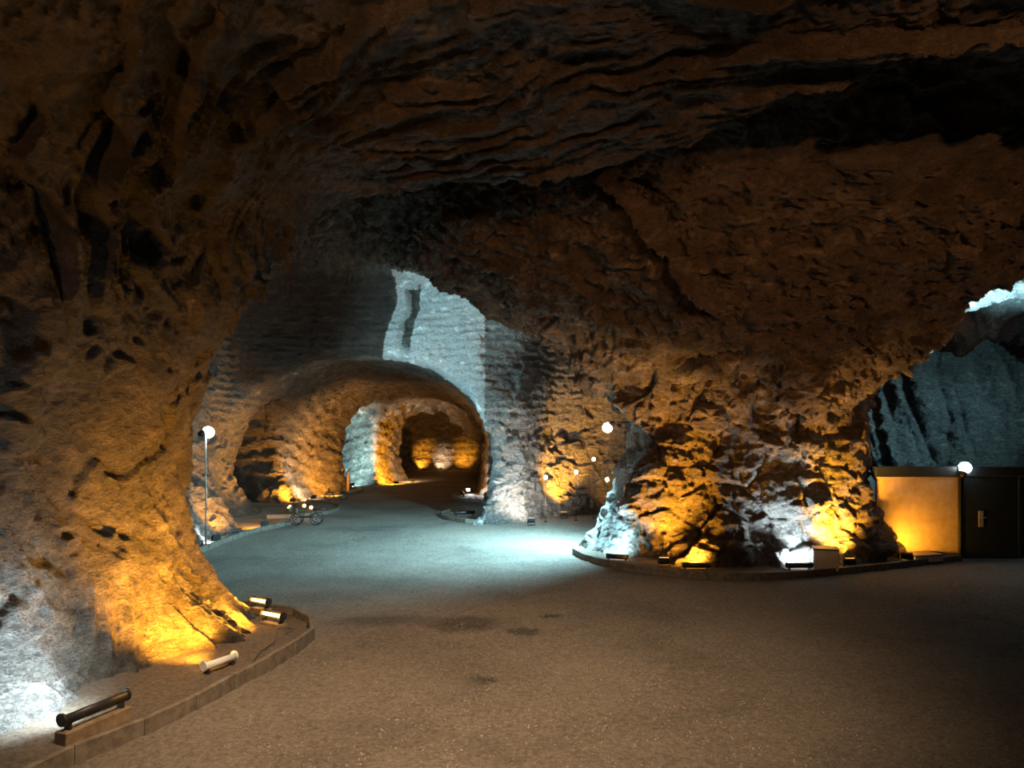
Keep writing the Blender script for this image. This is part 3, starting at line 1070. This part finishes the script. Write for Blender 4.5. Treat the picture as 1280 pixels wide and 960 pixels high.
# left pillar
tube_lamp('tube lamp on a long wooden plinth at the bottom left, its dark back to us', (-3.86, 6.30, 0.05), math.radians(69), 0.62, WHITE, 'e_white', 250, (-4.7, 6.55, 0.6), (0.15, 0.13, 'wood'), 0.2, 'tube lamps at the pillar feet', 'metal')
tube_lamp('white-bodied amber tube lamp lying on the left bed beside the cable', (-3.42, 7.95, 0.06), math.radians(62), 0.40, AMBER, 'e_amber', 1700, (-4.6, 8.75, 0.95), None, 0.3, 'tube lamps at the pillar feet', 'white_box', 100)
tube_lamp('short amber tube lamp on a plinth close to the left pillar foot', (-3.86, 10.42, 0.06), math.radians(152), 0.34, AMBER, 'e_amber', 200, (-4.9, 9.8, 1.3), (0.14, 0.10, 'wood'), -0.3, 'tube lamps at the pillar feet', 'metal')
tube_lamp('brightly glowing amber tube lamp near the tip of the left kerb', (-3.42, 9.72, 0.06), math.radians(150), 0.40, AMBER, 'e_amber', 420, (-4.75, 9.0, 1.2), (0.14, 0.07, 'wood'), -0.3, 'tube lamps at the pillar feet', 'metal')
# right pillar
tube_lamp('black bracketed tube lamp at the cyan-lit left end of the right kerb', (2.30, 14.85, 0.05), math.radians(-22), 0.44, CYAN, 'e_white', 260, (2.35, 16.0, 0.9), None, 0.0, 'tube lamps at the pillar feet', 'metal')
tube_lamp('tube lamp below the glowing patch in the middle of the right kerb', (3.75, 13.85, 0.05), math.radians(-6), 0.50, AMBER, 'e_amber', 600, (3.75, 14.7, 0.6), None, 0.0, 'tube lamps at the pillar feet', 'metal')
tube_lamp('tube lamp throwing white light beside the white box', (5.85, 13.85, 0.05), math.radians(4), 0.50, WHITE, 'e_white', 480, (5.85, 14.8, 0.55), None, 0.0, 'tube lamps at the pillar feet', 'metal')



# floodlights with small round or square heads standing on the floor, aimed at the rock
def flood(label, loc, aim, col, watts, em, group='small floodlights on the floor', w_=0.22, angle=150, size=0.08):
    loc = Vector(loc)
    d = Vector(aim) - loc
    yaw = math.atan2(d.y, d.x) - math.pi / 2
    t = thing('floodlight', label, 'lamp', loc, yaw, group)
    el = math.atan2(d.z - 0.2, math.hypot(d.x, d.y))
    el = max(-0.3, min(1.2, el))
    MB().box((0, 0, 0.01), (w_, 0.14, 0.02)).build('foot_plate', 'metal', t)
    for s in (-1, 1):
        MB().box((s * w_ * 0.55, 0, 0.09), (0.012, 0.03, 0.18)).build('yoke_arm', 'metal', t)
    hd = MB().box((0, 0, 0.15), (w_, 0.07, w_ * 0.72), 0, el, 0.01)
    hd = hd.build('lamp_head', 'metal', t)
    for k in range(3):
        c = Matrix.Rotation(el, 3, 'X') @ Vector((0, -0.045, -0.045 + 0.045 * k))
        MB().box((c.x, c.y, 0.15 + c.z), (w_ * 0.9, 0.03, 0.008), 0, el).build('cooling_fin', 'metal', hd)
    f_ = Matrix.Rotation(el, 3, 'X') @ Vector((0, 0.037, 0))
    MB().box((f_.x, f_.y, 0.15 + f_.z), (w_ * 0.86, 0.006, w_ * 0.58), 0, el).build('lens', em, t)
    bpy.context.view_layer.update()
    wl = t.matrix_world @ Vector((0, f_.y + 0.09 * math.cos(el), 0.15 + f_.z + 0.09 * math.sin(el)))
    lamp_light('flood_light', wl, aim, col, watts, size, angle, 0.9, t)
    return t


# chamber lamps
bulb_lamp('pole_lamp', 'glaring cold lamp on a thin pole beside the left chamber wall', (-7.72, 17.15, 2.86), 0.0, CYAN, 4800, (-2.0, 22.4, 4.6), True, 0.10, None, 75)
bulb_lamp('wall_lamp', 'cold lamp fixed high on the left edge of the right pillar', (2.40, 16.8, 3.02), 2.9, CYAN, 5600, (-1.2, 17.6, 0.0), False, 0.085, None, 135, arm=(0.5, 0.05, 0.1))
bulb_lamp('gate_lamp', 'glaring cold lamp on top of the orange partition by the gate', (10.12, 15.22, 2.02), 1.9, CYAN, 6500, (12.0, 15.5, 6.8), False, 0.09, None, 80, arm=(0, 0.06, -0.05))
for lab, p, em, wt in [('cold bulb on a pole, leftmost in the niche behind', (1.09, 22.0, 1.45), 'e_bulb', 14),
                       ('cold bulb on a pole right of the amber niche glow', (2.10, 22.3, 1.6), 'e_bulb', 14),
                       ('cold bulb on a pole by the right edge of the niche', (3.02, 21.6, 1.4), 'e_bulb', 14),
                       ('dim warm bulb on a pole, highest in the niche', (2.75, 22.9, 2.0), 'e_warm', 8)]:
    bulb_lamp('pole_lamp', lab, p, 0.0, CYAN if em == 'e_bulb' else WARM, wt, (p[0], p[1] - 3, 0.4), True, 0.042, 'bulbs on poles in the niche', 170, em)
flood('floodlight casting amber on the niche wall', (1.75, 22.9, 0), (1.7, 24.2, 1.9), AMBER, 1800, 'e_amber', angle=80)
flood('floodlight casting amber at the right end of the niche', (3.3, 22.6, 0), (3.8, 24.0, 1.2), AMBER, 288, 'e_amber', angle=90)
flood('floodlight casting white light up the grey back wall', (0.6, 21.15, 0), (0.35, 22.3, 1.5), (1.0, 0.90, 0.78), 560, 'e_warm')
flood('floodlight casting amber on the left chamber wall foot', (-7.6, 18.6, 0), (-8.8, 19.8, 1.0), AMBER, 1000, 'e_amber', angle=80)
flood('floodlight casting white light behind the left pillar', (-7.66, 17.6, 0), (-8.7, 18.6, 0.4), WHITE, 130, 'e_white')
flood('floodlight casting amber along the far end of the left chamber wall', (-7.38, 20.3, 0), (-8.3, 21.2, 0.5), AMBER, 300, 'e_amber')

# tunnel lamps
flood('floodlight grazing the scalloped wall behind the gate', (8.7, 24.6, 0), (13.0, 27.2, 3.4), CYAN, 1500, 'e_white', angle=90)
flood('floodlight hidden behind the left rim of the tunnel arch', (-8.0, 24.5, 0.05), (-9.8, 23.3, 2.4), AMBER, 900, 'e_amber', angle=90)
tube_lamp('white tube lamp on the low kerbed bed behind the pedal cart', (-6.85, 24.3, 0.05), 0.2, 0.5, WARM, 'e_white', 40, (-9, 28, 2.5), None, 0.0, 'tube lamps in the tunnel', 'metal')
tube_lamp('white tube lamp inside the round kerb at the tunnel mouth', (-1.62, 23.3, 0.05), 0.5, 0.7, WHITE, 'e_white', 40, (-0.9, 23.6, 1.5), None, 0.0, 'tube lamps in the tunnel', 'metal')
flood('floodlight casting amber left of the first tunnel pillar', (-9.0, 27.9, 0), (-9.8, 29.0, 1.0), AMBER, 840, 'e_amber')
flood('floodlight casting warm white on the first tunnel pillar', (-8.5, 29.1, 0), (-9.3, 30.0, 0.9), WARM, 840, 'e_warm')
flood('floodlight casting amber on the right edge of the first tunnel pillar', (-7.8, 31.3, 0), (-8.9, 32.2, 1.1), AMBER, 1400, 'e_amber')
flood('floodlight throwing cyan light into the side passage', (-8.6, 36.6, 0), (-10.5, 39.0, 2.2), CYAN, 4400, 'e_white')
flood('floodlight casting amber on the second tunnel pillar', (-6.5, 38.2, 0), (-7.6, 40.2, 1.7), AMBER, 2600, 'e_amber')
flood('floodlight casting warm white on the right foot of the second tunnel pillar', (-5.9, 40.3, 0), (-6.7, 42.4, 1.0), WARM, 416, 'e_warm')
flood('floodlight casting amber on the right tunnel pillar', (-2.25, 30.6, 0.05), (-1.2, 31.6, 1.5), AMBER, 624, 'e_amber')
flood('floodlight casting white on the right tunnel pillar foot', (-2.1, 32.3, 0.05), (-1.2, 31.2, 0.8), WHITE, 120, 'e_white')
flood('floodlight casting amber on the far left of the end chamber', (-6.9, 52.9, 0), (-7.3, 54.4, 1.1), AMBER, 1200, 'e_amber', angle=80)
flood('floodlight casting white on the end chamber wall', (-5.6, 53.6, 0), (-5.7, 55.2, 0.9), WARM, 840, 'e_warm', angle=80)
flood('floodlight casting amber on the right of the end chamber', (-4.0, 53.7, 0), (-3.9, 55.3, 1.1), AMBER, 1000, 'e_amber', angle=80)
flood('floodlight casting amber in the last passage', (-1.0, 54.0, 0), (1.0, 58, 1.2), AMBER, 1824, 'e_amber')
for lab, p in [('left of two small warm bollard lights behind the cart', (-7.25, 23.75, 0.34)), ('right of two small warm bollard lights behind the cart', (-6.95, 23.55, 0.30))]:
    bulb_lamp('bollard_light', lab, p, 0.03, WARM, 6, (p[0], p[1] - 2, 0.4), True, 0.04, 'bollard lights behind the cart', 170, 'e_amber')

# right pillar amber floods
flood('floodlight casting amber up the folds of the right pillar', (3.15, 14.1, 0.05), (3.3, 15.1, 1.6), AMBER, 1700, 'e_amber', angle=85)
flood('floodlight casting amber high on the right part of the right pillar', (6.95, 14.0, 0.05), (7.0, 14.9, 1.3), AMBER, 1700, 'e_amber', angle=95)
flood('floodlight at the rock edge shining on the orange partition', (8.5, 14.62, 0.05), (9.25, 15.3, 0.8), AMBER, 120, 'e_amber', angle=120)

# wall lamps added out of view to rake the ceiling; ceiling lamp lights floor
for lab, p, aim_, wt in [('added amber lamp behind the viewpoint on the left, raking the ceiling', (-3.6, -4.5, 4.3), (-1.8, 9.0, 6.3), 2100),
                         ('added amber lamp behind the viewpoint, raking the ceiling', (2.5, -5.0, 4.3), (2.2, 9.5, 6.8), 2700),
                         ('added amber lamp behind the viewpoint on the right, raking the ceiling', (8.5, -5.0, 4.3), (6.5, 10.5, 6.7), 5200)]:
    bulb_lamp('wall_lamp', lab, p, p[2] - 0.1, ROOF, wt, aim_, False, 0.09, 'lamps behind the viewpoint', 46, 'e_warm', 0.08, arm=(0, -0.3, 0.05))
bulb_lamp('ceiling_lamp', 'warm lamp hung from the near ceiling above the viewpoint', (-0.9, 4.5, 6.05), 5.95, WARM, 2350, (-0.8, 7.4, 0), False, 0.1, 'lamps behind the viewpoint', 92, 'e_warm', 0.25, arm=(0, 0, 0.6))

# ------------------------------------------------------------------ partition and gate
t = thing('partition', 'orange-lit plastered partition with a dark top beam beside the gate', 'partition', (8.2, 15.3, 0))
MB().box((0.95, 0.04, 0.93), (1.88, 0.06, 1.86)).build('panel', 'panel', t)
MB().box((0.95, 0.04, 1.98), (1.96, 0.14, 0.24), bev=0.01).build('top_beam', 'gate', t)
MB().box((1.90, 0.0, 0.93), (0.05, 0.10, 1.86), bev=0.005).build('corner_post', 'panel', t)
t = thing('gate', 'dark metal double gate with a pale handle plate at the right edge', 'gate', (10.2, 15.3, 0))
for k in range(4):
    lf = MB().box((0.55 + k * 1.46, 0, 0.95), (1.42, 0.05, 1.84), bev=0.006).build('leaf', 'gate', t)
    for s in (-1, 1):
        MB().box((0.55 + k * 1.46 + s * 0.66, -0.035, 0.95), (0.08, 0.03, 1.84), bev=0.004).build('stile', 'gate', lf)
    MB().box((0.55 + k * 1.46, -0.035, 0.08), (1.24, 0.03, 0.1), bev=0.004).build('rail', 'gate', lf)
MB().box((2.75, 0.0, 1.99), (5.9, 0.12, 0.22), bev=0.01).build('top_beam', 'gate', t)
MB().box((0.32, -0.045, 0.92), (0.11, 0.02, 0.36), bev=0.006).build('handle_plate', 'grey_metal', t)
hm = MB().tube([(0.32, -0.05, 0.96), (0.32, -0.10, 0.96), (0.42, -0.10, 0.96)], 0.011, 8)
hm.build('handle', 'grey_metal', t, True)

# ------------------------------------------------------------------ boxes on the right bed
t = thing('electric_box', 'white square metal box standing on the right bed beside the white light', 'box', (6.40, 13.9, 0.05), math.radians(-20))
MB().box((0, 0, 0.22), (0.46, 0.40, 0.42), bev=0.012).build('body', 'white_box', t)
MB().box((0, 0, 0.44), (0.49, 0.43, 0.03), bev=0.008).build('lid', 'metal', t)
MB().box((0.237, 0, 0.22), (0.012, 0.36, 0.36), bev=0.004).build('door', 'grey_metal', t)
t = thing('flat_box', 'flat lidded box lying on the right bed before the orange partition', 'box', (8.98, 14.92, 0.05), math.radians(16))
MB().box((0, 0, 0.065), (0.78, 0.40, 0.13), bev=0.01).build('body', 'white_box', t)
MB().box((0, 0, 0.145), (0.82, 0.44, 0.03), bev=0.01).build('lid', 'wood', t)

# ------------------------------------------------------------------ cable on the left bed
pts = [(-3.02, 7.75, 0.09), (-3.1, 8.1, 0.085), (-3.16, 8.5, 0.09), (-3.12, 8.9, 0.09), (-3.2, 9.2, 0.10), (-3.28, 9.45, 0.11), (-3.18, 9.6, 0.10), (-3.05, 9.5, 0.09), (-3.1, 9.3, 0.09)]
cb = MB().tube(pts, 0.011, 8).build('power_cable', 'cable', None, True)
cb['label'] = 'thin power cable snaking over the left bed between the tube lamps'
cb['category'] = 'cable'


# ------------------------------------------------------------------ pedal carts
def wheel(t, c, R):
    wh = MB().ring(c, (0, 1, 0), R - 0.018, 0.018, 22, 6).build('wheel', 'black', t, True)
    sp = MB()
    for k in range(8):
        a = math.pi * k / 4
        sp.tube([c, (c[0] + math.cos(a) * (R - 0.02), c[1], c[2] + math.sin(a) * (R - 0.02))], 0.0035, 5)
    sp.build('spokes', 'grey_metal', wh)
    MB().tube([(c[0], c[1] - 0.025, c[2]), (c[0], c[1] + 0.025, c[2])], 0.022, 10).build('hub', 'metal', wh, True)


def pedal_cart(label, loc, rz):
    t = thing('pedal_cart', label, 'cart', loc, rz, 'small wheeled carts in the tunnel')
    R = 0.19
    for sx in (-0.30, 0.30):
        for sy in (-0.22, 0.22):
            wheel(t, (sx, sy, R), R)
    fr = MB()
    for sy in (-0.13, 0.13):
        fr.tube([(-0.42, sy, 0.24), (0.42, sy, 0.24)], 0.014, 8)
    for sx in (-0.30, 0.30):
        fr.tube([(sx, -0.22, R), (sx, 0.22, R)], 0.012, 8)
        fr.tube([(sx, -0.13, 0.24), (sx, 0.13, 0.24)], 0.014, 8)
    fr.build('frame', 'metal', t, True)
    MB().box((-0.18, 0, 0.33), (0.26, 0.26, 0.05), bev=0.015).build('seat', 'post', t)
    MB().box((-0.31, 0, 0.43), (0.04, 0.26, 0.18), bev=0.012).build('backrest', 'post', t)
    MB().tube([(0.36, 0, 0.24), (0.22, 0, 0.46)], 0.012, 8).build('steering_column', 'metal', t, True)
    MB().ring((0.22, 0, 0.46), (0.5, 0, -0.8), 0.085, 0.010, 18, 6).build('steering_wheel', 'black', t, True)
    return t


pedal_cart('small dark spoke-wheeled cart at the edge of the cyan-lit floor', (-6.42, 21.3, 0), 0.15)
pedal_cart('far spoke-wheeled cart in front of the white-lit tunnel pillar', (-7.6, 29.4, 0), 0.4)
t = thing('timber_post', 'short timber post standing before the cyan side passage', 'post', (-8.25, 34.2, 0.0))
MB().tube([(0, 0, 0), (0.02, 0, 0.9)], [0.075, 0.065], 10).build('shaft', 'post', t, True)
MB().tube([(0.02, 0, 0.9), (0.02, 0, 0.93)], [0.08, 0.07], 10).build('cap', 'wood', t)

# ------------------------------------------------------------------ stalactites on the ceiling lip
cm = SHELL['ceiling'].data
cv = np.empty(len(cm.vertices) * 3, np.float32)
cm.vertices.foreach_get('co', cv)
cv = cv.reshape(-1, 3)
for sx, sy, ln_, rd in [(-4.35, 9.6, 0.5, 0.022), (-4.2, 9.75, 0.22, 0.028), (-3.95, 9.8, 0.30, 0.03), (-3.75, 9.9, 0.16, 0.02), (-3.62, 9.95, 0.25, 0.03), (-3.3, 10.0, 0.75, 0.022),
                        (-2.35, 10.1, 0.35, 0.016), (-2.2, 10.15, 0.30, 0.014), (-2.05, 10.1, 0.22, 0.024), (-4.6, 9.2, 0.2, 0.03), (-3.0, 9.3, 0.10, 0.02),
                        (-0.55, 11.2, 0.35, 0.012), (-0.4, 11.5, 0.45, 0.012), (-0.2, 11.6, 0.3, 0.011), (0.35, 12.0, 0.4, 0.012), (0.5, 12.2, 0.35, 0.011), (-5.2, 21.8, 0.4, 0.03), (-5.9, 21.9, 0.3, 0.025)]:
    k = np.argmin((cv[:, 0] - sx) ** 2 + (cv[:, 1] - sy) ** 2 - 0.02 * cv[:, 2] * 0)
    p = cv[k]
    m = MB()
    n = 6
    pts, rr = [], []
    for i in range(n + 1):
        q = i / n
        pts.append((p[0] + 0.01 * math.sin(3 * q + sx), p[1] + 0.008 * math.sin(2 * q), p[2] + 0.06 - (ln_ + 0.06) * q))
        rr.append(1.35 * rd * (1.6 * (1 - q) ** 3 + 0.55 * (1 - q) + 0.25))
    m.tube(pts, rr, 8).build('stalactite', 'rock', SHELL['ceiling'], True)
